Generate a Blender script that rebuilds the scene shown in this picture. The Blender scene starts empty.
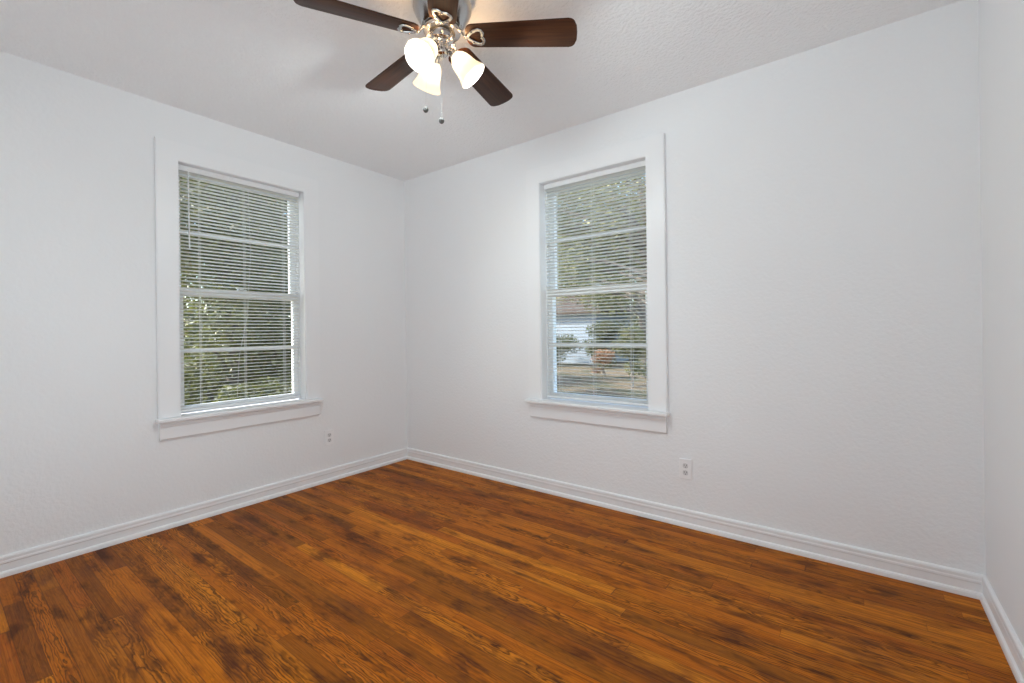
import bpy, bmesh, math, random
import numpy as np
from mathutils import Matrix, Vector, Euler

SC = bpy.context.scene
COL = SC.collection
PI = math.pi
R = math.radians

# ------------------------------------------------------------------ camera
F_PX, YAW, PITCH, ROLL = 452.597, -0.650800, 0.000664, -0.0123313
CAM_LOC = Vector((3.158223, -2.605770, 1.103680))
SHIFT = -10.237 / 1024
cam_d = bpy.data.cameras.new('camera')
cam = bpy.data.objects.new('camera', cam_d)
COL.objects.link(cam)
cam_d.sensor_fit = 'HORIZONTAL'
cam_d.sensor_width = 36
cam_d.lens = F_PX / 1024 * 36
cam_d.shift_y = SHIFT
cam_d.clip_start = .02
cy, sy = math.cos(YAW), math.sin(YAW)
fw = Vector((sy * math.cos(PITCH), cy * math.cos(PITCH), math.sin(PITCH)))
rt = Vector((cy, -sy, 0))
up = rt.cross(fw)
c, s = math.cos(ROLL), math.sin(ROLL)
r2 = c * rt + s * up
u2 = -s * rt + c * up
cam.matrix_world = Matrix(((r2.x, u2.x, -fw.x, CAM_LOC.x), (r2.y, u2.y, -fw.y, CAM_LOC.y),
                           (r2.z, u2.z, -fw.z, CAM_LOC.z), (0, 0, 0, 1)))
SC.camera = cam

# ------------------------------------------------------------------ colour management, sky, sun, big lights
SC.view_settings.view_transform = 'Standard'
SC.view_settings.look = 'None'
SC.view_settings.gamma = 1
SC.view_settings.use_curve_mapping = False
SC.view_settings.exposure = 0.0
SC.cycles.diffuse_bounces = 12
SC.cycles.max_bounces = 16

SUN_DIR = Vector((.42, .62, -.66)).normalized()          # the way the light travels
world = bpy.data.worlds.new('sky')
SC.world = world
world.use_nodes = True
wt = world.node_tree
wt.nodes.clear()
sky = wt.nodes.new('ShaderNodeTexSky')
sky.sky_type = 'NISHITA'
sky.sun_disc = False
sky.sun_elevation = math.asin(-SUN_DIR.z)
sky.sun_rotation = math.atan2(-SUN_DIR.x, -SUN_DIR.y)
bg = wt.nodes.new('ShaderNodeBackground')
bg.inputs['Strength'].default_value = .80
wo = wt.nodes.new('ShaderNodeOutputWorld')
wt.links.new(sky.outputs[0], bg.inputs[0])
wt.links.new(bg.outputs[0], wo.inputs[0])

sun_d = bpy.data.lights.new('sun', 'SUN')
sun_d.energy = 11
sun_d.angle = R(.6)
sun_d.color = (1, .95, .86)
sun = bpy.data.objects.new('sun', sun_d)
COL.objects.link(sun)
sun.rotation_euler = SUN_DIR.to_track_quat('-Z', 'Y').to_euler()


def area(name, loc, aim, sx, sz, power, color):
    d = bpy.data.lights.new(name, 'AREA')
    d.shape = 'RECTANGLE'
    d.size, d.size_y = sx, sz
    d.energy = power
    d.color = color
    o = bpy.data.objects.new(name, d)
    COL.objects.link(o)
    o.location = loc
    o.rotation_euler = (Vector(aim) - Vector(loc)).to_track_quat('-Z', 'Y').to_euler()
    return o


# added soft fill light, unseen, thrown up into the room from the camera side
area('fill_light', (2.0, -2.80, .85), (1.0, -.6, 2.44), 2.5, 1.5, 21, (.84, .965, 1.05))

# ------------------------------------------------------------------ node helpers


class NT:
    def __init__(self, name):
        self.m = bpy.data.materials.new(name)
        self.m.use_nodes = True
        self.t = self.m.node_tree
        self.t.nodes.clear()
        self.out = self.t.nodes.new('ShaderNodeOutputMaterial')

    def n(self, typ, ins=None, **kw):
        nd = self.t.nodes.new(typ)
        for k, v in kw.items():
            setattr(nd, k, v)
        for k, v in (ins or {}).items():
            self.put(nd.inputs[k], v)
        return nd

    def put(self, sock, v):
        if isinstance(v, bpy.types.NodeSocket):
            self.t.links.new(v, sock)
        elif isinstance(v, (tuple, list)) and len(v) == 3 and sock.type == 'RGBA':
            sock.default_value = (*v, 1)
        else:
            sock.default_value = v

    def math(self, op, a, b=None, c_=None, clamp=False):
        nd = self.t.nodes.new('ShaderNodeMath')
        nd.operation = op
        nd.use_clamp = clamp
        self.put(nd.inputs[0], a)
        if b is not None:
            self.put(nd.inputs[1], b)
        if c_ is not None:
            self.put(nd.inputs[2], c_)
        return nd.outputs[0]

    def mix(self, f, a, b, blend='MIX'):
        nd = self.t.nodes.new('ShaderNodeMix')
        nd.data_type = 'RGBA'
        nd.blend_type = blend
        self.put(nd.inputs[0], f)
        self.put(nd.inputs[6], a)
        self.put(nd.inputs[7], b)
        return nd.outputs[2]

    def xyz(self, x, y, z):
        return self.n('ShaderNodeCombineXYZ', {0: x, 1: y, 2: z}).outputs[0]

    def noise(self, vec, scale, detail=2, rough=.5, out='Fac'):
        return self.n('ShaderNodeTexNoise', {'Vector': vec, 'Scale': scale, 'Detail': detail, 'Roughness': rough}).outputs[out]

    def ramp(self, f, lo, hi):
        nd = self.n('ShaderNodeMapRange', {0: f, 1: lo, 2: hi, 3: 0.0, 4: 1.0})
        nd.clamp = True
        return nd.outputs[0]

    def obj(self):
        return self.n('ShaderNodeTexCoord').outputs['Object']

    def bump(self, h, strength, dist):
        return self.n('ShaderNodeBump', {'Height': h, 'Strength': strength, 'Distance': dist}).outputs[0]

    def bsdf(self, color, rough=.5, metal=0.0, spec=.5, normal=None, emis=None, estr=0.0, coat=0.0):
        nd = self.n('ShaderNodeBsdfPrincipled', {'Base Color': color, 'Roughness': rough, 'Metallic': metal,
                                                  'Specular IOR Level': spec, 'Coat Weight': coat})
        if normal is not None:
            self.put(nd.inputs['Normal'], normal)
        if emis is not None:
            self.put(nd.inputs['Emission Color'], emis)
            self.put(nd.inputs['Emission Strength'], estr)
        return nd.outputs[0]

    def done(self, shader):
        self.t.links.new(shader, self.out.inputs[0])
        return self.m


def plain(name, color, rough=.5, metal=0.0, spec=.5, vary=.04, scale=30, coat=0.0):
    t = NT(name)
    nz = t.noise(t.obj(), scale, 3)
    dark = tuple(v * (1 - vary) for v in color)
    return t.done(t.bsdf(t.mix(nz, dark, color), rough, metal, spec, coat=coat))


def plaster(name, color, scale, strength, dist, detail=3):
    t = NT(name)
    o = t.obj()
    h = t.noise(o, scale, detail, .55)
    h2 = t.noise(o, scale * .22, 2)
    hh = t.math('ADD', t.ramp(h, .35, .7), t.math('MULTIPLY', h2, .8))
    tint = t.mix(t.noise(o, 1.7, 2), tuple(v * .985 for v in color), color)
    return t.done(t.bsdf(tint, .75, 0, .25, t.bump(hh, strength, dist)))


M_WALL = plaster('painted_plaster', (.850, .858, .866), 58, .16, .006)
M_WALL_S = plaster('smooth_painted_plaster', (.850, .858, .866), 16, .05, .004, 1)
M_CEIL = plaster('stippled_ceiling', (.90, .905, .91), 62, .45, .007)
M_TRIM = plain('white_gloss_paint', (.86, .867, .876), .35, 0, .4, .015, 12)
M_SASH = plain('white_sash_paint', (.85, .86, .875), .4, 0, .4, .02, 20)
M_PLATE = plain('white_plastic', (.87, .87, .875), .35, 0, .45, .01)
M_RECEPT = plain('greyed_receptacle_plastic', (.66, .665, .67), .4, 0, .4, .01)
M_DARKHOLE = plain('outlet_slot', (.05, .05, .05), .6)
M_SCREW = plain('painted_screw', (.6, .6, .6), .4, .5)


def make_floor_mat():
    t = NT('stained_strip_floor')
    sp = t.n('ShaderNodeSeparateXYZ', {0: t.obj()})
    X, Y = sp.outputs[0], sp.outputs[1]
    W = .0572
    yy = t.math('DIVIDE', Y, W)
    row = t.math('FLOOR', yy)
    fy = t.math('SUBTRACT', yy, row)
    rr = t.n('ShaderNodeTexWhiteNoise', {'W': row}, noise_dimensions='1D')
    rv = rr.outputs['Value']
    xs = t.math('ADD', t.math('DIVIDE', X, 1.15), t.math('MULTIPLY', rv, 37.0))
    xs = t.math('ADD', xs, t.math('MULTIPLY', t.math('SINE', t.math('MULTIPLY', xs, 2.3)), .32))
    brd = t.math('FLOOR', xs)
    fx = t.math('SUBTRACT', xs, brd)
    wn = t.n('ShaderNodeTexWhiteNoise', {'Vector': t.xyz(row, brd, 3.7)}, noise_dimensions='3D')
    sc = t.n('ShaderNodeSeparateColor', {0: wn.outputs['Color']})
    a, b, d = sc.outputs[0], sc.outputs[1], sc.outputs[2]
    wn2 = t.n('ShaderNodeTexWhiteNoise', {'Vector': t.xyz(brd, row, 9.1)}, noise_dimensions='3D')
    e = wn2.outputs['Value']
    # growth rings cut by the board: distance from a wandering pith
    off = t.math('MULTIPLY', a, 53.0)
    gx = t.math('ADD', X, off)
    v = t.math('ADD', t.math('MULTIPLY', t.math('SUBTRACT', fy, .5), W), t.math('MULTIPLY', t.math('SUBTRACT', b, .5), .09))
    wob = t.noise(t.xyz(t.math('MULTIPLY', gx, 3.2), t.math('MULTIPLY', Y, 9.0), off), 1.0, 2)
    wob2 = t.noise(t.xyz(t.math('MULTIPLY', gx, 14.0), t.math('MULTIPLY', Y, 60.0), off), 1.0, 2)
    depth = t.math('ADD', t.math('MULTIPLY', t.math('SUBTRACT', wob, .5), .085), t.math('MULTIPLY', e, .045))
    depth = t.math('ADD', depth, t.math('MULTIPLY', t.math('SUBTRACT', fx, .5), .03))
    rad = t.math('SQRT', t.math('ADD', t.math('MULTIPLY', v, v), t.math('MULTIPLY', depth, depth)))
    ring = t.math('ADD', t.math('MULTIPLY', rad, 120.0), t.math('MULTIPLY', wob2, 2.4))
    fr = t.math('FRACT', ring)
    late = t.math('MULTIPLY', t.ramp(fr, .30, .80), t.math('SUBTRACT', 1.0, t.ramp(fr, .86, 1.0)))
    figured = t.ramp(d, .35, .70)                                  # some boards are strongly figured, some plain
    late = t.math('MULTIPLY', late, t.ramp(t.noise(t.xyz(t.math('MULTIPLY', gx, 7.0), t.math('MULTIPLY', Y, 30.0), off), 1.0, 3), .30, .50))
    late = t.math('MULTIPLY', late, t.math('ADD', .30, t.math('MULTIPLY', figured, .68)))
    # fine fibre
    fib = t.noise(t.xyz(t.math('MULTIPLY', gx, 5.0), t.math('MULTIPLY', Y, 420.0), off), 1.0, 3, .6)
    streak = t.noise(t.xyz(t.math('MULTIPLY', gx, 1.6), t.math('MULTIPLY', Y, 130.0), off), 1.0, 4, .7)
    light = (.640, .205, .010)
    mid = (.475, .122, .003)
    red = (.395, .085, .006)
    dark = (.120, .030, .004)
    col = t.mix(t.ramp(a, .15, .85), light, mid)
    col = t.mix(t.math('MULTIPLY', t.ramp(b, .62, .95), .75), col, red)
    col = t.mix(t.math('MULTIPLY', t.ramp(e, .74, .93), .70), col, dark)
    col = t.mix(t.math('MULTIPLY', t.ramp(streak, .44, .66), .72), col, (.120, .027, .003))
    col = t.mix(late, col, (.080, .018, .002))
    col = t.mix(t.math('MULTIPLY', t.ramp(fib, .35, .75), .28), col, (.62, .235, .022))
    # old stains and patches of darker finish
    st = t.noise(t.xyz(t.math('MULTIPLY', X, 1.5), t.math('MULTIPLY', Y, 6.5), 2.0), 1.0, 5, .68)
    col = t.mix(t.math('MULTIPLY', t.ramp(st, .50, .66), .68), col, (.078, .020, .010))
    st2 = t.noise(t.xyz(t.math('MULTIPLY', X, 4.5), t.math('MULTIPLY', Y, 14.0), 6.0), 1.0, 3, .6)
    col = t.mix(t.math('MULTIPLY', t.ramp(st2, .54, .68), .70), col, (.050, .013, .007))
    # seams
    ey = t.math('MINIMUM', fy, t.math('SUBTRACT', 1.0, fy))
    ex = t.math('MINIMUM', fx, t.math('SUBTRACT', 1.0, fx))
    seam = t.math('MAXIMUM', t.math('SUBTRACT', 1.0, t.ramp(ey, .008, .035)), t.math('SUBTRACT', 1.0, t.ramp(ex, .0005, .0016)))
    col = t.mix(t.math('MULTIPLY', seam, .55), col, (.055, .016, .008))
    h = t.math('SUBTRACT', t.math('MULTIPLY', fib, .25), t.math('ADD', seam, t.math('MULTIPLY', late, .2)))
    rough = t.math('ADD', .34, t.math('MULTIPLY', st2, .22))
    return t.done(t.bsdf(col, rough, 0, .09, t.bump(h, .25, .0008)))


M_FLOOR = make_floor_mat()

# ------------------------------------------------------------------ mesh helpers


def bx(bm, x0, x1, y0, y1, z0, z1, bev=0.0, seg=2, mat=None):
    v = [bm.verts.new((x, y, z)) for x in (x0, x1) for y in (y0, y1) for z in (z0, z1)]
    fs = [bm.faces.new([v[i] for i in f]) for f in
          ((0, 1, 3, 2), (4, 6, 7, 5), (0, 4, 5, 1), (2, 3, 7, 6), (0, 2, 6, 4), (1, 5, 7, 3))]
    if bev:
        ed = list({e for f in fs for e in f.edges})
        bmesh.ops.bevel(bm, geom=ed, offset=bev, segments=seg, affect='EDGES', profile=.5)
    return fs


def lathe(bm, prof, n=40, mtx=None, close=True):
    rings = []
    for r_, z_ in prof:
        if r_ < 1e-6:
            rings.append([bm.verts.new((0, 0, z_))])
        else:
            rings.append([bm.verts.new((r_ * math.cos(2 * PI * k / n), r_ * math.sin(2 * PI * k / n), z_)) for k in range(n)])
    for A, B in zip(rings, rings[1:]):
        for k in range(n):
            k2 = (k + 1) % n
            if len(A) == 1 and len(B) == 1:
                continue
            if len(A) == 1:
                bm.faces.new((A[0], B[k2], B[k]))
            elif len(B) == 1:
                bm.faces.new((A[k], A[k2], B[0]))
            else:
                bm.faces.new((A[k], A[k2], B[k2], B[k]))
    if mtx is not None:
        bmesh.ops.transform(bm, matrix=mtx, verts=[v for r_ in rings for v in r_])


def tube(bm, pts, rad, n=10, closed=False, flat=1.0, normal=None):
    pts = [Vector(p) for p in pts]
    N = len(pts)
    rings = []
    prev = None
    for i, p in enumerate(pts):
        if closed:
            d = pts[(i + 1) % N] - pts[i - 1]
        else:
            d = pts[min(i + 1, N - 1)] - pts[max(i - 1, 0)]
        d.normalize()
        ref = Vector(normal) if normal is not None else (prev if prev is not None else (Vector((0, 0, 1)) if abs(d.z) < .9 else Vector((1, 0, 0))))
        x = d.cross(ref).normalized()
        y = x.cross(d).normalized()
        prev = y
        rr = rad[i] if isinstance(rad, (list, tuple)) else rad
        rings.append([bm.verts.new(p + rr * (x * math.cos(2 * PI * k / n) + y * flat * math.sin(2 * PI * k / n))) for k in range(n)])
    rng = range(N) if closed else range(N - 1)
    for i in rng:
        A, B = rings[i], rings[(i + 1) % N]
        for k in range(n):
            k2 = (k + 1) % n
            bm.faces.new((A[k], A[k2], B[k2], B[k]))
    if not closed:
        bm.faces.new(rings[0][::-1])
        bm.faces.new(rings[-1])


def prism(bm, pts, z0, z1, bev=0.0):
    a = [bm.verts.new((x, y, z0)) for x, y in pts]
    b = [bm.verts.new((x, y, z1)) for x, y in pts]
    n = len(pts)
    fs = [bm.faces.new(a[::-1]), bm.faces.new(b)]
    for i in range(n):
        fs.append(bm.faces.new((a[i], a[(i + 1) % n], b[(i + 1) % n], b[i])))
    if bev:
        ed = [e for e in {e for f in fs[:2] for e in f.edges}]
        bmesh.ops.bevel(bm, geom=ed, offset=bev, segments=2, affect='EDGES', profile=.5)


def obj(name, bm, mat, parent=None, smooth=False, kind=None, label=None, mtx=None):
    bmesh.ops.recalc_face_normals(bm, faces=bm.faces)
    me = bpy.data.meshes.new(name)
    bm.to_mesh(me)
    bm.free()
    me.materials.append(mat)
    if smooth:
        me.shade_smooth()
        me.set_sharp_from_angle(angle=R(40))
    o = bpy.data.objects.new(name, me)
    COL.objects.link(o)
    if parent is not None:
        o.parent = parent
    if mtx is not None:
        o.matrix_local = mtx
    if kind:
        o['kind'] = kind
    if label:
        o['label'] = label
    return o


def empty(name, mtx, label=None, cat=None, group=None, kind=None):
    o = bpy.data.objects.new(name, None)
    o.empty_display_size = .1
    COL.objects.link(o)
    o.matrix_world = mtx
    for k, v in (('label', label), ('category', cat), ('group', group), ('kind', kind)):
        if v:
            o[k] = v
    return o


def tag(o, label=None, cat=None, group=None, kind=None):
    for k, v in (('label', label), ('category', cat), ('group', group), ('kind', kind)):
        if v:
            o[k] = v
    return o


# ------------------------------------------------------------------ room shell
L, D, H, TH = 3.5628, 2.98, 2.44, .15
ZS = .612                                    # rough sill height of both windows
A_Y, A_W, A_TOP = -1.3015, .763, 2.127       # window in the left wall: centre, width, head
B_X, B_W, B_TOP = 1.8125, .757, 2.122

bm = bmesh.new()
bx(bm, -.05, L + .05, -D - .05, .05, -.06, 0)
obj('floor', bm, M_FLOOR, kind='structure')
bm = bmesh.new()
bx(bm, -TH, L + TH, -D - TH, TH, H, H + .10)
obj('ceiling', bm, M_CEIL, kind='structure')

bm = bmesh.new()
y0, y1 = A_Y - A_W / 2, A_Y + A_W / 2
bx(bm, -TH, 0, -D - TH, y0, -.5, H)
bx(bm, -TH, 0, y1, TH, -.5, H)
bx(bm, -TH, 0, y0, y1, -.5, ZS)
bx(bm, -TH, 0, y0, y1, A_TOP, H)
obj('wall_left', bm, M_WALL, kind='structure')
bm = bmesh.new()
x0, x1 = B_X - B_W / 2, B_X + B_W / 2
bx(bm, 0, x0, 0, TH, -.5, H)
bx(bm, x1, L + TH, 0, TH, -.5, H)
bx(bm, x0, x1, 0, TH, -.5, ZS)
bx(bm, x0, x1, 0, TH, B_TOP, H)
obj('wall_back', bm, M_WALL, kind='structure')
bm = bmesh.new()
bx(bm, L, L + TH, -D - TH, 0, -.5, H)
obj('wall_right', bm, M_WALL_S, kind='structure')
bm = bmesh.new()
bx(bm, 0, L, -D - TH, -D, -.5, H)
obj('wall_front', bm, M_WALL_S, kind='structure')

# baseboards: extruded profile (distance from wall, height) with a shoe moulding of its own
BASE = [(0, 0), (.011, 0), (.011, .058), (.014, .062), (.014, .070), (.0125, .074), (.0135, .086), (.0115, .092), (.006, .096), (0, .096)]
SHOE = [(.011, 0), (.0215, 0), (.0215, .008), (.0205, .016), (.0175, .022), (.011, .0255)]


def run(bm, prof, a, b, nrm, ma, mb):
    """extrude a profile from a to b; ma, mb: 1 = mitre the end into an inside corner"""
    a, b, nrm = Vector(a), Vector(b), Vector(nrm)
    d = (b - a).normalized()
    r1 = [bm.verts.new(a + nrm * p + d * (p * ma) + Vector((0, 0, z))) for p, z in prof]
    r2_ = [bm.verts.new(b + nrm * p - d * (p * mb) + Vector((0, 0, z))) for p, z in prof]
    n = len(prof)
    for i in range(n):
        bm.faces.new((r1[i], r1[(i + 1) % n], r2_[(i + 1) % n], r2_[i]))
    bm.faces.new(r1[::-1])
    bm.faces.new(r2_)


SIDES = (('left', (0, -D, 0), (0, 0, 0), (1, 0, 0)), ('back', (0, 0, 0), (L, 0, 0), (0, -1, 0)),
         ('right', (L, 0, 0), (L, -D, 0), (-1, 0, 0)), ('front', (L, -D, 0), (0, -D, 0), (0, 1, 0)))
for i, (nm, a, b, nr) in enumerate(SIDES):
    bm = bmesh.new()
    run(bm, BASE, a, b, nr, 1, 1)
    obj('baseboard_' + nm, bm, M_TRIM, kind='structure')
    bm = bmesh.new()
    run(bm, SHOE, a, b, nr, 1, 1)
    obj('trim_%d' % (i + 1), bm, M_TRIM, kind='structure')

# ------------------------------------------------------------------ windows (local frame: +x viewer's left, +y into the room)


def glass_mat():
    t = NT('window_glass')
    fres = t.n('ShaderNodeFresnel', {'IOR': 1.22}).outputs[0]
    tr = t.n('ShaderNodeBsdfTransparent', {'Color': (.95, .965, .96)}).outputs[0]
    gl = t.n('ShaderNodeBsdfGlossy', {'Color': (1, 1, 1), 'Roughness': .01}).outputs[0]
    mx = t.n('ShaderNodeMixShader', {0: fres, 1: tr, 2: gl}).outputs[0]
    return t.done(mx)


M_GLASS = glass_mat()
M_LOCK = plain('sash_lock_metal', (.62, .62, .60), .35, .8)


def window(name, mtx, W, top):
    root = empty(name, mtx, kind='structure')
    hw = W / 2
    CW, CT = .104, .025
    # casing: two legs and a head, mitred at the top
    bm = bmesh.new()
    zb = ZS + .022
    pts = [(hw, zb), (hw + CW, zb), (hw + CW, top + CW), (-hw - CW, top + CW), (-hw - CW, zb), (-hw, zb), (-hw, top), (hw, top)]
    va = [bm.verts.new((x, 0, z)) for x, z in pts]
    vb = [bm.verts.new((x, CT, z)) for x, z in pts]
    fs = [bm.faces.new(va), bm.faces.new(vb)]
    for i in range(8):
        fs.append(bm.faces.new((va[i], va[(i + 1) % 8], vb[(i + 1) % 8], vb[i])))
    bmesh.ops.bevel(bm, geom=[e for e in fs[1].edges], offset=.004, segments=2, affect='EDGES')
    obj('window_casing', bm, M_TRIM, root)
    # stool and apron
    bm = bmesh.new()
    bx(bm, -hw - CW - .012, hw + CW + .012, .0005, .060, ZS, ZS + .022, .006, 3)
    bx(bm, -hw + .0005, hw - .0005, -.060, .004, ZS + .0005, ZS + .0215)
    obj('window_sill', bm, M_TRIM, root)
    bm = bmesh.new()
    prof = [(0, 0), (.014, 0), (.018, .006), (.018, .070), (.021, .076), (.021, .088), (.017, .094), (.017, .103), (0, .103)]
    va = [bm.verts.new((-hw - CW + .008, p, ZS - .103 + z)) for p, z in prof]
    vb = [bm.verts.new((hw + CW - .008, p, ZS - .103 + z)) for p, z in prof]
    bm.faces.new(va)
    bm.faces.new(vb[::-1])
    for i in range(len(prof)):
        j = (i + 1) % len(prof)
        bm.faces.new((va[i], va[j], vb[j], vb[i]))
    obj('apron', bm, M_TRIM, root)
    # jamb liner with stops
    bm = bmesh.new()
    JT = .006
    for sg in (1, -1):
        a, b = sorted((sg * hw, sg * (hw - JT)))
        bx(bm, a, b, -TH - .01, .018, ZS, top)
        a, b = sorted((sg * (hw - JT), sg * (hw - JT - .010)))
        bx(bm, a, b, -.062, -.052, ZS + .022, top - JT)
        bx(bm, a, b, -TH - .01, -.137, ZS + .022, top - JT)
    bx(bm, -hw + JT, hw - JT, -TH - .01, .018, top - JT, top)
    bx(bm, -hw + JT, hw - JT, -.062, -.052, top - .018, top - JT)
    obj('window_jamb', bm, M_SASH, root)
    bm = bmesh.new()
    bx(bm, -hw, hw, -TH - .05, -.060, ZS - .02, ZS + .012)
    obj('outer_sill', bm, M_SASH, root)
    zm0, zm1 = 1.345, 1.395
    iw = hw - JT - .001
    for nm, ya, yb, za, zb_, rb, rt_ in (('lower_sash', -.096, -.064, ZS + .024, zm1, .042, zm1 - zm0),
                                         ('upper_sash', -.134, -.100, zm0, top - .008, zm1 - zm0, .042)):
        ST = .040
        bm = bmesh.new()
        bx(bm, -iw, -iw + ST, ya, yb, za, zb_)
        bx(bm, iw - ST, iw, ya, yb, za, zb_)
        bx(bm, -iw + ST, iw - ST, ya, yb, za, za + rb)
        bx(bm, -iw + ST, iw - ST, ya, yb, zb_ - rt_, zb_)
        sash = obj(nm, bm, M_SASH, root)
        mz = (za + rb + zb_ - rt_) / 2
        bm = bmesh.new()
        bx(bm, -iw + ST, iw - ST, ya + .002, yb - .002, mz - .011, mz + .011, .003)
        obj('muntin', bm, M_SASH, sash)
        for pa, pb in ((za + rb, mz - .011), (mz + .011, zb_ - rt_)):
            bm = bmesh.new()
            ym = (ya + yb) / 2
            bx(bm, -iw + ST - .003, iw - ST + .003, ym - .002, ym + .002, pa - .003, pb + .003)
            obj('pane', bm, M_GLASS, sash)
        if nm == 'lower_sash':
            bm = bmesh.new()
            bx(bm, -.028, .028, ya + .004, yb - .004, zm1, zm1 + .006, .002)
            lathe(bm, [(0, .006), (.011, .006), (.011, .014), (0, .017)], 16, Matrix.Translation((0, (ya + yb) / 2, zm1)))
            tube(bm, [(0, (ya + yb) / 2, zm1 + .012), (.02, (ya + yb) / 2 + .004, zm1 + .013), (.034, (ya + yb) / 2 + .007, zm1 + .012)], .0035, 8)
            obj('sash_lock', bm, M_LOCK, sash, True)
    return root


MA = Matrix.Translation((0, A_Y, 0)) @ Matrix.Rotation(-PI / 2, 4, 'Z')
MB = Matrix.Translation((B_X, 0, 0)) @ Matrix.Rotation(PI, 4, 'Z')
window('window_1', MA, A_W, A_TOP)
window('window_2', MB, B_W, B_TOP)

# ------------------------------------------------------------------ blinds


def blind_mat():
    t = NT('blind_vinyl')
    nz = t.noise(t.obj(), 25, 2)
    col = t.mix(nz, (.87, .87, .855), (.90, .90, .885))
    p = t.bsdf(col, .45, 0, .35)
    tr = t.n('ShaderNodeBsdfTranslucent', {'Color': (.90, .89, .82)}).outputs[0]
    return t.done(t.n('ShaderNodeMixShader', {0: .38, 1: p, 2: tr}).outputs[0])


M_BLIND = blind_mat()
M_RAIL = plain('blind_rail_paint', (.80, .805, .81), .4, 0, .4, .01)
M_CORD = plain('white_cord', (.85, .85, .84), .7)
M_WAND = plain('clear_wand_plastic', (.80, .81, .81), .2, 0, .5)
TILT = R(11.5)
PITCH_S = .0215


def blind(mtx, W, top, label, wand=True, cord=False):
    root = empty('window_blind', mtx @ Matrix.Translation((0, -.038, top - .006)), label, 'blind', 'mini blinds in the two windows')
    hw = W / 2 - .014
    # headrail: an open channel with rounded lip
    bm = bmesh.new()
    bx(bm, -hw, hw, -.0125, .0125, -.034, -.001, .002)
    obj('headrail', bm, M_RAIL, root)
    zbot = ZS + .036 - (top - .006)
    z0_ = -.034 - .010
    ns = int((z0_ - (zbot + .018)) / PITCH_S) + 1
    bm = bmesh.new()
    wdt, crown, thk, K = .025, .0019, .0008, 5
    ct, st_ = math.cos(TILT), math.sin(TILT)
    for i in range(ns):
        zc = z0_ - i * PITCH_S
        sag = random.Random(i * 7 + int(W * 1000)).uniform(-.0006, .0006)
        ring = []
        for top_ in (1, 0):
            ks = range(K + 1) if top_ else range(K, -1, -1)
            for k in ks:
                q = k / K * 2 - 1
                yy, zz = q * wdt / 2, crown * (1 - q * q) - (0 if top_ else thk)
                ring.append((yy * ct - zz * st_, yy * st_ + zz * ct + zc + sag))
        a = [bm.verts.new((-hw + .002, y, z)) for y, z in ring]
        b = [bm.verts.new((hw - .002, y, z)) for y, z in ring]
        n = len(ring)
        for k in range(n):
            bm.faces.new((a[k], a[(k + 1) % n], b[(k + 1) % n], b[k]))
        bm.faces.new(a[::-1])
        bm.faces.new(b)
    obj('slats', bm, M_BLIND, root, True)
    bm = bmesh.new()
    bx(bm, -hw + .001, hw - .001, -.012, .012, zbot, zbot + .013, .004, 3)
    obj('bottom_rail', bm, M_RAIL, root)
    for fx in (.255, 0, -.255):
        bm = bmesh.new()
        for yy in (.0138, -.0138):
            tube(bm, [(fx, yy, -.026), (fx, yy, zbot + .006)], .0008, 6)
        tube(bm, [(fx + .006, .0142, -.026), (fx + .006, .0142, zbot + .010)], .0006, 6)
        obj('ladder_cord', bm, M_CORD, root)
    if wand:
        bm = bmesh.new()
        tube(bm, [(hw - .052, .017, -.030), (hw - .052, .0185, -.06), (hw - .055, .0185, -.50)], [.002, .0038, .0038], 6)
        tube(bm, [(hw - .052, .008, -.020), (hw - .052, .017, -.024), (hw - .052, .017, -.034)], .0018, 6)
        obj('tilt_wand', bm, M_WAND, root, False)
    if cord:
        bm = bmesh.new()
        tube(bm, [(-.02, .0185, -.03), (-.03, .019, -.5), (-.005, .019, -.9), (.045, .0195, -1.15), (.060, .0185, zbot + .06)], .0010, 6)
        obj('lift_cord', bm, M_CORD, root)
    return root


random.seed(3)
blind(MA, A_W, A_TOP, 'white mini blind with a tilt wand, in the window of the left wall', True, True)
blind(MB, B_W, B_TOP, 'white mini blind without a wand, in the window right of the room corner', False)

# ------------------------------------------------------------------ wall outlets (local: +y out of the wall)


def outlet(mtx, label, zoff=0):
    root = empty('wall_outlet', mtx, label, 'outlet', 'white wall outlets near the floor')
    bm = bmesh.new()
    bx(bm, -.035, .035, 0, .0075, -.057, .057, .003, 2)
    obj('cover_plate', bm, M_PLATE, root)
    for zc in (.0195, -.0195):
        bm = bmesh.new()
        n = 20
        pts = []
        for k in range(n):
            a = 2 * PI * k / n
            pts.append((max(-.0145, min(.0145, .017 * math.cos(a))), .0145 * math.sin(a)))
        va = [bm.verts.new((x, .005, zc + z)) for x, z in pts]
        vb = [bm.verts.new((x, .0085, zc + z)) for x, z in pts]
        bm.faces.new(va)
        bm.faces.new(vb[::-1])
        for i in range(n):
            bm.faces.new((va[i], va[(i + 1) % n], vb[(i + 1) % n], vb[i]))
        rec = obj('receptacle', bm, M_RECEPT, root)
        bm = bmesh.new()
        bx(bm, -.0075, -.0050, .0080, .0088, zc - .001, zc + .008)
        bx(bm, .0050, .0075, .0080, .0088, zc, zc + .007)
        lathe(bm, [(0, 0), (.0026, 0), (.0026, .0008), (0, .0008)], 12,
              Matrix.Translation((0, .0080, zc - .007)) @ Matrix.Rotation(-PI / 2, 4, 'X'))
        obj('slot', bm, M_DARKHOLE, rec)
    bm = bmesh.new()
    lathe(bm, [(0, 0), (.0034, 0), (.003, .0012), (0, .0016)], 14, Matrix.Translation((0, .0054, 0)) @ Matrix.Rotation(-PI / 2, 4, 'X'))
    obj('screw', bm, M_SCREW, root)
    return root


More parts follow.
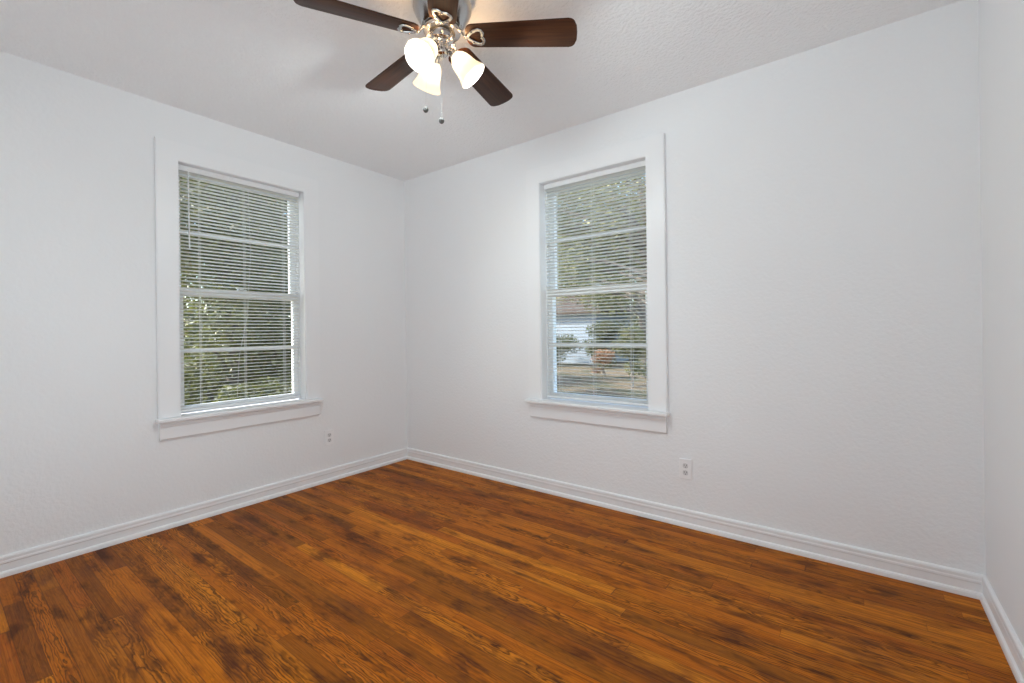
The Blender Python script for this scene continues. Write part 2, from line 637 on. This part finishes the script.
outlet(Matrix.Translation((0, -.742, .326)) @ Matrix.Rotation(-PI / 2, 4, 'Z'), 'white wall outlet low on the left wall between window and corner')
outlet(Matrix.Translation((2.388, 0, .321)) @ Matrix.Rotation(PI, 4, 'Z'), 'white wall outlet low to the right of the right-hand window')

# ------------------------------------------------------------------ ceiling fan


def nickel():
    t = NT('brushed_nickel')
    sp = t.n('ShaderNodeSeparateXYZ', {0: t.obj()})
    st = t.noise(t.xyz(t.math('MULTIPLY', sp.outputs[0], 20.0), t.math('MULTIPLY', sp.outputs[1], 20.0), t.math('MULTIPLY', sp.outputs[2], 700.0)), 1.0, 2)
    col = t.mix(st, (.43, .425, .42), (.56, .55, .54))
    return t.done(t.bsdf(col, t.math('ADD', .14, t.math('MULTIPLY', st, .10)), 1.0, .5))


def blade_wood():
    t = NT('walnut_blade')
    sp = t.n('ShaderNodeSeparateXYZ', {0: t.obj()})
    X, Y = sp.outputs[0], sp.outputs[1]
    a = t.noise(t.xyz(t.math('MULTIPLY', X, 4.0), t.math('MULTIPLY', Y, 90.0), 0.0), 1.0, 4, .6)
    b = t.noise(t.xyz(t.math('MULTIPLY', X, 2.5), t.math('MULTIPLY', Y, 28.0), 4.0), 1.0, 2)
    col = t.mix(t.ramp(a, .3, .7), (.030, .0115, .006), (.078, .029, .012))
    col = t.mix(t.math('MULTIPLY', t.ramp(b, .5, .7), .5), col, (.04, .016, .012))
    return t.done(t.bsdf(col, .42, 0, .20))


def shade_glass():
    t = NT('frosted_lamp_glass')
    nz = t.noise(t.obj(), 40, 2)
    col = t.mix(nz, (.90, .87, .80), (.95, .92, .86))
    p = t.bsdf(col, .35, 0, .4, None, (1.0, .78, .48), .42)
    tr = t.n('ShaderNodeBsdfTranslucent', {'Color': (.95, .88, .76)}).outputs[0]
    mx = t.n('ShaderNodeMixShader', {0: .45, 1: p, 2: tr}).outputs[0]
    return t.done(mx)


def bulb_mat():
    t = NT('lit_bulb')
    nz = t.noise(t.obj(), 10, 1)
    em = t.n('ShaderNodeEmission', {'Color': t.mix(nz, (1.0, .94, .82), (1.0, .95, .85)), 'Strength': 13.0}).outputs[0]
    return t.done(em)


M_NICKEL = nickel()
M_BLADE = blade_wood()
M_SHADE = shade_glass()
M_BULB = bulb_mat()
M_BLACK = plain('gap_shade_black', (.015, .015, .015), .4)  # shade inside the motor gap, put into the colour
M_CHAIN = plain('light_nickel_chain', (.66, .655, .65), .4, .3)
M_FOB = plain('antique_nickel_fob', (.13, .127, .12), .65, .0, .2)

HUB = Vector((1.855, -1.3315, 2.282))
fan = empty('ceiling_fan', Matrix.Translation(HUB) @ Matrix.Rotation(-.006, 4, 'X') @ Matrix.Rotation(.034, 4, 'Y'),
            'five-blade ceiling fan with dark wood blades, nickel motor and three lit glass shades', 'ceiling fan')
bm = bmesh.new()
lathe(bm, [(0, .155), (.088, .155), (.098, .150), (.110, .138), (.1155, .120), (.1155, .104), (.112, .094), (.104, .078), (.093, .058),
           (.083, .042), (.076, .034), (.070, .032), (0, .032)], 64)
obj('motor_housing', bm, M_NICKEL, fan, True)
bm = bmesh.new()
lathe(bm, [(0, .032), (.069, .032), (.069, .026), (.052, .0255), (.052, .012), (0, .012)], 48)
obj('motor_gap', bm, M_BLACK, fan, True)
bm = bmesh.new()
lathe(bm, [(.052, .0262), (.071, .0262), (.0735, .024), (.0735, .015), (.071, .0125), (.052, .0125), (.0505, .015), (.0505, .024), (.052, .0262)], 56)
obj('flywheel', bm, M_NICKEL, fan, True)
bm = bmesh.new()
lathe(bm, [(0, .011), (.046, .011), (.0465, .008), (.0465, -.010), (.044, -.016), (.036, -.020), (.027, -.022), (.0245, -.026), (.0245, -.044),
           (.0265, -.048), (.0265, -.066), (.022, -.072), (.010, -.075), (.008, -.080), (.0085, -.086), (.005, -.091), (0, -.092)], 48)
obj('switch_housing', bm, M_NICKEL, fan, True)

PHASE, PIT, DROOP, RT = .502, -.222, .045, .535


def blade_outline():
    pts = []
    r0_, w0, w1, cr = .098, .0525, .0635, .026
    # root: rounded
    for k in range(13):
        a = PI / 2 + PI * k / 12
        pts.append((r0_ + .030 + .030 * math.cos(a), w0 * (abs(math.sin(a)) ** .75) * (1 if math.sin(a) >= 0 else -1)))
    # tip: two rounded corners and a slightly bowed end
    for k in range(9):
        a = -PI / 2 + PI / 2 * k / 8
        pts.append((RT - cr - .006 + cr * math.cos(a), -w1 + cr + cr * math.sin(a)))
    for q in (-.5, 0, .5):
        pts.append((RT - .006 + .006 * (1 - q * q), q * (w1 - cr) * 1.6))
    for k in range(9):
        a = PI / 2 * k / 8
        pts.append((RT - cr - .006 + cr * math.cos(a), w1 - cr + cr * math.sin(a)))
    return pts


HEART = [(.106, 0), (.112, .011), (.124, .021), (.141, .031), (.153, .034), (.163, .030), (.168, .018), (.166, .007), (.163, 0)]
HEART = HEART + [(x, -y) for x, y in HEART[-2:0:-1]]
for k in range(5):
    a = PHASE + k * 2 * PI / 5
    mt = Matrix.Rotation(a, 4, 'Z') @ Matrix.Rotation(DROOP, 4, 'Y') @ Matrix.Rotation(PIT, 4, 'X')
    bm = bmesh.new()
    prism(bm, blade_outline(), -.003, .003, .0012)
    bl = obj('blade', bm, M_BLADE, fan, True, mtx=mt)
    inv = mt.inverted()
    bm = bmesh.new()
    tube(bm, [(x, y, -.007) for x, y in HEART], .0068, 8, True, .6, (0, 0, 1))
    f0 = inv @ (Matrix.Rotation(a, 4, 'Z') @ Vector((.066, 0, .019)))
    f1 = inv @ (Matrix.Rotation(a, 4, 'Z') @ Vector((.080, 0, .016)))
    tube(bm, [f0, f1, (.092, 0, .000), (.100, 0, -.008), (.110, 0, -.008)], [.011, .010, .0085, .008, .006], 10, False, .55, (0, 0, 1))
    for sx, sy_ in ((.127, .0235), (.127, -.0235), (.163, 0)):
        lathe(bm, [(0, -.0145), (.004, -.0135), (.005, -.010), (.005, -.004)], 10, Matrix.Translation((sx, sy_, 0)))
    obj('blade_bracket', bm, M_NICKEL, bl, True, label='open heart-shaped nickel bracket')

# light kit: three arms with bell shades
EL = R(47)
for k, az in enumerate((-78.7, 41.3, 161.3)):
    ca, sa = math.cos(R(az)), math.sin(R(az))
    axis = Vector((ca * math.cos(EL), sa * math.cos(EL), -math.sin(EL)))
    neck = Vector((ca * .045 - .004, sa * .045 - .003, -.055))
    bm = bmesh.new()
    tube(bm, [(ca * .018, sa * .018, -.050), (ca * .030, sa * .030, -.050), neck - axis * .006, neck + axis * .004], [.008, .009, .0105, .0105], 12)
    mt = Matrix.Translation(neck) @ axis.to_track_quat('Z', 'Y').to_matrix().to_4x4()
    lathe(bm, [(0, -.004), (.013, -.004), (.017, .002), (.0185, .012), (.020, .018), (.020, .022), (.015, .022), (0, .020)], 28, mt)
    arm = obj('lamp_socket', bm, M_NICKEL, fan, True)
    bm = bmesh.new()
    prof = [(.0155, .010), (.0165, .016), (.0235, .024), (.033, .036), (.039, .050), (.0425, .066), (.0455, .084), (.049, .100), (.0545, .114), (.0595, .124),
            (.0605, .128), (.0585, .1285), (.0565, .124), (.052, .113), (.0465, .099), (.043, .084), (.040, .066), (.0365, .050), (.0305, .037), (.021, .026), (.0145, .020), (.0155, .010)]
    lathe(bm, prof, 48)
    sh = obj('lamp_shade', bm, M_SHADE, fan, True, mtx=mt)
    bm = bmesh.new()
    lathe(bm, [(0, .020), (.010, .020), (.011, .034), (.0135, .044), (.0195, .056), (.0235, .068), (.0235, .078), (.0185, .089), (.010, .095), (0, .097)], 24)
    obj('bulb', bm, M_BULB, sh, True)
    pl = bpy.data.lights.new('bulb_light', 'SPOT')              # what leaves the open mouth of the shade
    pl.energy = 16
    pl.spot_size = PI
    pl.spot_blend = .5
    pl.shadow_soft_size = .03
    pl.color = (.87, .985, 1.01)
    po = bpy.data.objects.new('bulb_light', pl)
    COL.objects.link(po)
    po.parent = sh
    po.matrix_local = Matrix.Translation((0, 0, .132)) @ Matrix.Rotation(PI, 4, 'X')

    upv = (Vector((0, 0, 1)) - axis * axis.z).normalized()
    ll = bpy.data.lights.new('blade_fill_light', 'SPOT')               # added warm spot, stands in for lamp glow on the blades
    ll.energy = 1.5
    ll.spot_size = R(165)
    ll.spot_blend = .6
    ll.shadow_soft_size = .012
    ll.color = (1.0, .62, .30)
    lo = bpy.data.objects.new('blade_fill_light', ll)
    COL.objects.link(lo)
    lo.parent = fan
    lo.matrix_local = Matrix.Translation(neck + axis * .010 + upv * .029) @ (Vector((0, 0, 1)) - axis * .3).to_track_quat('-Z', 'Y').to_matrix().to_4x4()

# pull chains: beads down to a turned fob
for (dr, dt, zf) in ((-.057, .015, 1.987), (.012, .050, 1.929)):
    off = r2 * dr - Vector((fw.x, fw.y, 0)) * dt
    px, py = off.x, off.y
    zl = zf - HUB.z
    rr = math.hypot(px, py)
    bm = bmesh.new()
    ux, uy = px / rr, py / rr
    tube(bm, [(ux * .044, uy * .044, -.003), (ux * max(rr - .004, .046), uy * max(rr - .004, .046), -.003), (px, py, -.008), (px, py, -.016)], .0022, 8)
    nb = int((abs(zl) - .022 - .012) / .0046)
    for i in range(nb):
        z_ = -.018 - i * .0046
        bmesh.ops.create_icosphere(bm, subdivisions=1, radius=.0009, matrix=Matrix.Translation((px, py, z_)))
    tube(bm, [(px, py, -.014), (px, py, zl + .010)], .0004, 5)
    ch = obj('pull_chain', bm, M_CHAIN, fan, True)
    bm = bmesh.new()
    lathe(bm, [(0, .014), (.003, .013), (.0035, .010), (.0075, .007), (.0105, .001), (.0105, -.004), (.0075, -.010), (.003, -.013), (0, -.0135)], 20,
          Matrix.Translation((px, py, zl)))
    obj('chain_fob', bm, M_FOB, ch, True)

# ------------------------------------------------------------------ outdoors
GZ = -.55
rng = np.random.default_rng(11)


def ground_mat():
    t = NT('leaf_littered_yard')
    o = t.obj()
    a = t.noise(o, .8, 4, .6)
    b = t.noise(o, 14, 4, .7)
    col = t.mix(t.ramp(a, .42, .58), (.05, .055, .03), (.14, .105, .07))
    col = t.mix(t.ramp(b, .45, .7), col, (.23, .18, .125))
    return t.done(t.bsdf(col, .9, 0, .1, t.bump(b, .6, .05)))


def leaf_mat(name, c1, c2):
    t = NT(name)
    g = t.n('ShaderNodeNewGeometry').outputs['Random Per Island']
    col = t.mix(g, c1, c2)
    d = t.bsdf(col, .45, 0, .45)
    tr = t.n('ShaderNodeBsdfTranslucent', {'Color': t.mix(.5, col, (.30, .32, .05))}).outputs[0]
    return t.done(t.n('ShaderNodeMixShader', {0: .35, 1: d, 2: tr}).outputs[0])


def bark_mat():
    t = NT('grey_bark')
    o = t.obj()
    n = t.noise(o, 9, 4, .7)
    return t.done(t.bsdf(t.mix(n, (.09, .075, .06), (.24, .21, .18)), .9, 0, .1, t.bump(n, .6, .03)))


M_GROUND = ground_mat()
M_BARK = bark_mat()
M_LEAF1 = leaf_mat('oak_leaves', (.040, .050, .020), (.17, .165, .075))
M_LEAF2 = leaf_mat('yellow_green_leaves', (.085, .085, .035), (.40, .365, .19))
M_LEAF3 = leaf_mat('dark_hedge_leaves', (.025, .034, .016), (.11, .105, .055))
M_LEAF4 = leaf_mat('rust_orange_leaves', (.26, .11, .07), (.45, .25, .17))

bm = bmesh.new()
bx(bm, -40, 30, -22, 45, GZ - .2, GZ)
obj('ground', bm, M_GROUND, kind='structure')


def leaves_mesh(name, clumps, per, size, mat):
    """clumps: (centre, radii) ellipsoids filled with small pointed leaves"""
    V, Fc = [], []
    for cen, rad in clumps:
        n = per
        d = rng.normal(size=(n, 3))
        d /= np.linalg.norm(d, axis=1)[:, None]
        q = d * (rng.random(n) ** .45)[:, None] * np.array(rad) + np.array(cen)
        a = rng.normal(size=(n, 3))
        a /= np.linalg.norm(a, axis=1)[:, None]
        b = rng.normal(size=(n, 3)) + np.array((0, 0, .8))
        nn = np.cross(a, b)
        nn /= np.linalg.norm(nn, axis=1)[:, None]
        w = np.cross(a, nn)
        s_ = size * (.6 + .8 * rng.random(n))[:, None]
        base = len(V) and sum(len(v) for v in V)
        p = np.stack([q - a * s_, q - a * s_ * .1 + w * s_ * .42 + nn * s_ * .1, q + a * s_, q - a * s_ * .1 - w * s_ * .42 + nn * s_ * .1], 1).reshape(-1, 3)
        idx = np.arange(n)[:, None] * 4 + np.array([0, 1, 2, 3]) + base
        V.append(p)
        Fc.append(idx)
    V = np.concatenate(V)
    Fc = np.concatenate(Fc)
    me = bpy.data.meshes.new(name)
    me.from_pydata(V.tolist(), [], Fc.tolist())
    me.materials.append(mat)
    return me


def tree(name, cat, label, loc, clumps, per, size, mat, trunk=None, group=None):
    root = empty(name, Matrix.Translation(loc), label, cat, group or cat + 's outside the windows')
    o = bpy.data.objects.new('foliage', leaves_mesh('foliage', clumps, per, size, mat))
    COL.objects.link(o)
    o.parent = root
    bm = bmesh.new()
    tr_, th_ = trunk
    pts = [(0, 0, -.1), (.05, .03, th_ * .3), (-.05, .05, th_ * .65), (.04, -.04, th_)]
    tube(bm, pts, [tr_ * 1.25, tr_, tr_ * .8, tr_ * .5], 10)
    for cen, rad in clumps:
        h0 = max(.15, min(th_ * .85, cen[2] - .35 * rad[2] - .4))
        st = Vector((0, 0, h0))
        en = Vector(cen)
        tube(bm, [st, st.lerp(en, .5) + Vector((0, 0, .12)), en], [tr_ * .42, tr_ * .3, tr_ * .12], 7)
    obj('trunk' if th_ > 1.0 else 'stem', bm, M_BARK, root, True)
    return root


def blob(n, spread, zlo, zhi, rr, seed, shift=(0, 0)):
    g = np.random.default_rng(seed)
    out = []
    for i in range(n):
        a = 2 * PI * (i + g.random() * .6) / n * 2.4
        q = math.sqrt((i + .5) / n)
        z = zlo + (zhi - zlo) * g.random()
        out.append(((shift[0] + spread[0] * q * math.cos(a), shift[1] + spread[1] * q * math.sin(a), z), (rr * (.8 + .4 * g.random()), rr * (.8 + .4 * g.random()), rr * (.6 + .3 * g.random()))))
    return out


# beyond the left window: evergreens
tree('evergreen_tree', 'tree', 'dense green tree filling most of the left window, closest to the glass', (-4.9, .45, GZ), blob(36, (.85, 1.25), .5, 5.6, .78, 1), 900, .052, M_LEAF1, (.10, 3.8))
tree('evergreen_tree', 'tree', 'green tree outside the left window, glimpsed only at its right edge', (-5.2, 3.65, GZ), blob(20, (1.0, .9), .6, 5.2, .75, 2), 900, .055, M_LEAF1, (.12, 3.8))
tree('evergreen_tree', 'tree', 'dark tree standing farther back behind the one that fills the left window', (-9.4, 2.3, GZ), blob(46, (1.8, 2.7), .6, 7.6, 1.2, 4), 850, .075, M_LEAF3, (.2, 5.0))
tree('shrub', 'shrub', 'low dark shrub in the bottom corner of the left window', (-2.75, -.35, GZ), blob(8, (.35, .45), .4, 1.0, .32, 5), 600, .04, M_LEAF3, (.03, .6))

# beyond the other window: yard with an oak in front, a pale house behind
tree('oak_tree', 'tree', 'leafy oak overhanging the upper panes of the right-hand window', (-.25, 7.0, GZ), blob(34, (1.9, 1.3), 2.7, 5.7, .72, 7, (-1.9, 0)), 470, .048, M_LEAF2, (.11, 4.0))
tree('oak_tree', 'tree', 'leafy tree standing behind the oak in the right-hand window', (-2.75, 12.6, GZ), blob(36, (2.9, 1.6), 2.6, 7.8, 1.0, 8, (-1.25, -.4)), 520, .070, M_LEAF1, (.15, 4.8))
tree('oak_tree', 'tree', 'tall dark tree far behind the pale house in the right-hand window', (-12.5, 29.5, GZ), blob(30, (6.5, 2.5), 1.8, 12.0, 2.2, 9), 700, .16, M_LEAF1, (.35, 8.0))
tree('oak_tree', 'tree', 'dark tree at the back of the yard, beside the pale house', (-3.6, 19.8, GZ), blob(26, (1.9, 1.9), .6, 8.4, 1.2, 10), 700, .10, M_LEAF3, (.22, 6.0))
tree('shrub', 'shrub', 'yellow-green shrub at the right edge of the right-hand window', (-2.0, 9.8, GZ), blob(8, (.35, .35), .5, 1.6, .34, 12), 420, .045, M_LEAF2, (.03, .9))
tree('shrub', 'shrub', 'rust orange shrub at the centre of the right-hand window', (-3.75, 11.6, GZ), blob(9, (.30, .22), .25, 1.0, .20, 13), 200, .04, M_LEAF4, (.02, .6))
tree('shrub', 'shrub', 'dark shrub against the wall of the pale house', (-8.6, 15.6, GZ), blob(14, (1.4, .5), .3, 1.35, .55, 14), 420, .055, M_LEAF3, (.04, .6))
tree('shrub', 'shrub', 'dark shrub at the corner of the pale house', (-5.9, 15.9, GZ), blob(12, (.7, .5), .3, 1.9, .5, 15), 420, .055, M_LEAF3, (.04, .6))

# pale house across the yard
M_SIDING = None


def siding():
    t = NT('pale_blue_siding')
    sp = t.n('ShaderNodeSeparateXYZ', {0: t.obj()})
    fz = t.math('FRACT', t.math('DIVIDE', sp.outputs[2], .18))
    g = t.math('SUBTRACT', 1.0, t.ramp(fz, 0.0, .12))
    col = t.mix(t.noise(t.obj(), 3, 2), (.20, .235, .28), (.24, .275, .32))
    return t.done(t.bsdf(t.mix(t.math('MULTIPLY', g, .5), col, (.2, .23, .27)), .7, 0, .2, t.bump(fz, .4, .02)))


M_SIDING = siding()
M_ROOF = plain('brown_shingles', (.10, .075, .062), .9, 0, .1, .5, 7)
hs = empty('neighbour_house', Matrix.Translation((-9.2, 17.4, GZ)), 'pale blue house with brown roof across the yard, in the right-hand window', 'house')
bm = bmesh.new()
bx(bm, -4.6, 2.3, 0, 5.0, -.05, 2.6)
obj('wall', bm, M_SIDING, hs)
bm = bmesh.new()
ex, rz = .45, 4.1
A_ = [bm.verts.new(p) for p in ((-4.6 - ex, -ex, 2.5), (2.3 + ex, -ex, 2.5), (2.3 + ex, 5 + ex, 2.5), (-4.6 - ex, 5 + ex, 2.5))]
B_ = [bm.verts.new((v.co.x, v.co.y, 2.66)) for v in A_]
r_a, r_b = bm.verts.new((-3.0, 2.5, rz)), bm.verts.new((.7, 2.5, rz))
bm.faces.new(A_[::-1])
for i in range(4):
    bm.faces.new((A_[i], A_[(i + 1) % 4], B_[(i + 1) % 4], B_[i]))
bm.faces.new((B_[0], B_[1], r_b, r_a))
bm.faces.new((B_[1], B_[2], r_b))
bm.faces.new((B_[2], B_[3], r_a, r_b))
bm.faces.new((B_[3], B_[0], r_a))
obj('roof', bm, M_ROOF, hs)

# this house's own roof, above the ceiling, with eaves
bm = bmesh.new()
ex = .55
A_ = [bm.verts.new(p) for p in ((-TH - ex, -7 - ex, H + .13), (7 + ex, -7 - ex, H + .13), (7 + ex, TH + ex, H + .13), (-TH - ex, TH + ex, H + .13))]
B_ = [bm.verts.new((v.co.x, v.co.y, H + .27)) for v in A_]
r_a, r_b = bm.verts.new((3.2, -3.6, H + 1.9)), bm.verts.new((3.8, -3.6, H + 1.9))
bm.faces.new(A_[::-1])
for i in range(4):
    bm.faces.new((A_[i], A_[(i + 1) % 4], B_[(i + 1) % 4], B_[i]))
bm.faces.new((B_[0], B_[1], r_b, r_a))
bm.faces.new((B_[1], B_[2], r_b))
bm.faces.new((B_[2], B_[3], r_a, r_b))
bm.faces.new((B_[3], B_[0], r_a))
obj('roof', bm, M_ROOF, kind='structure')
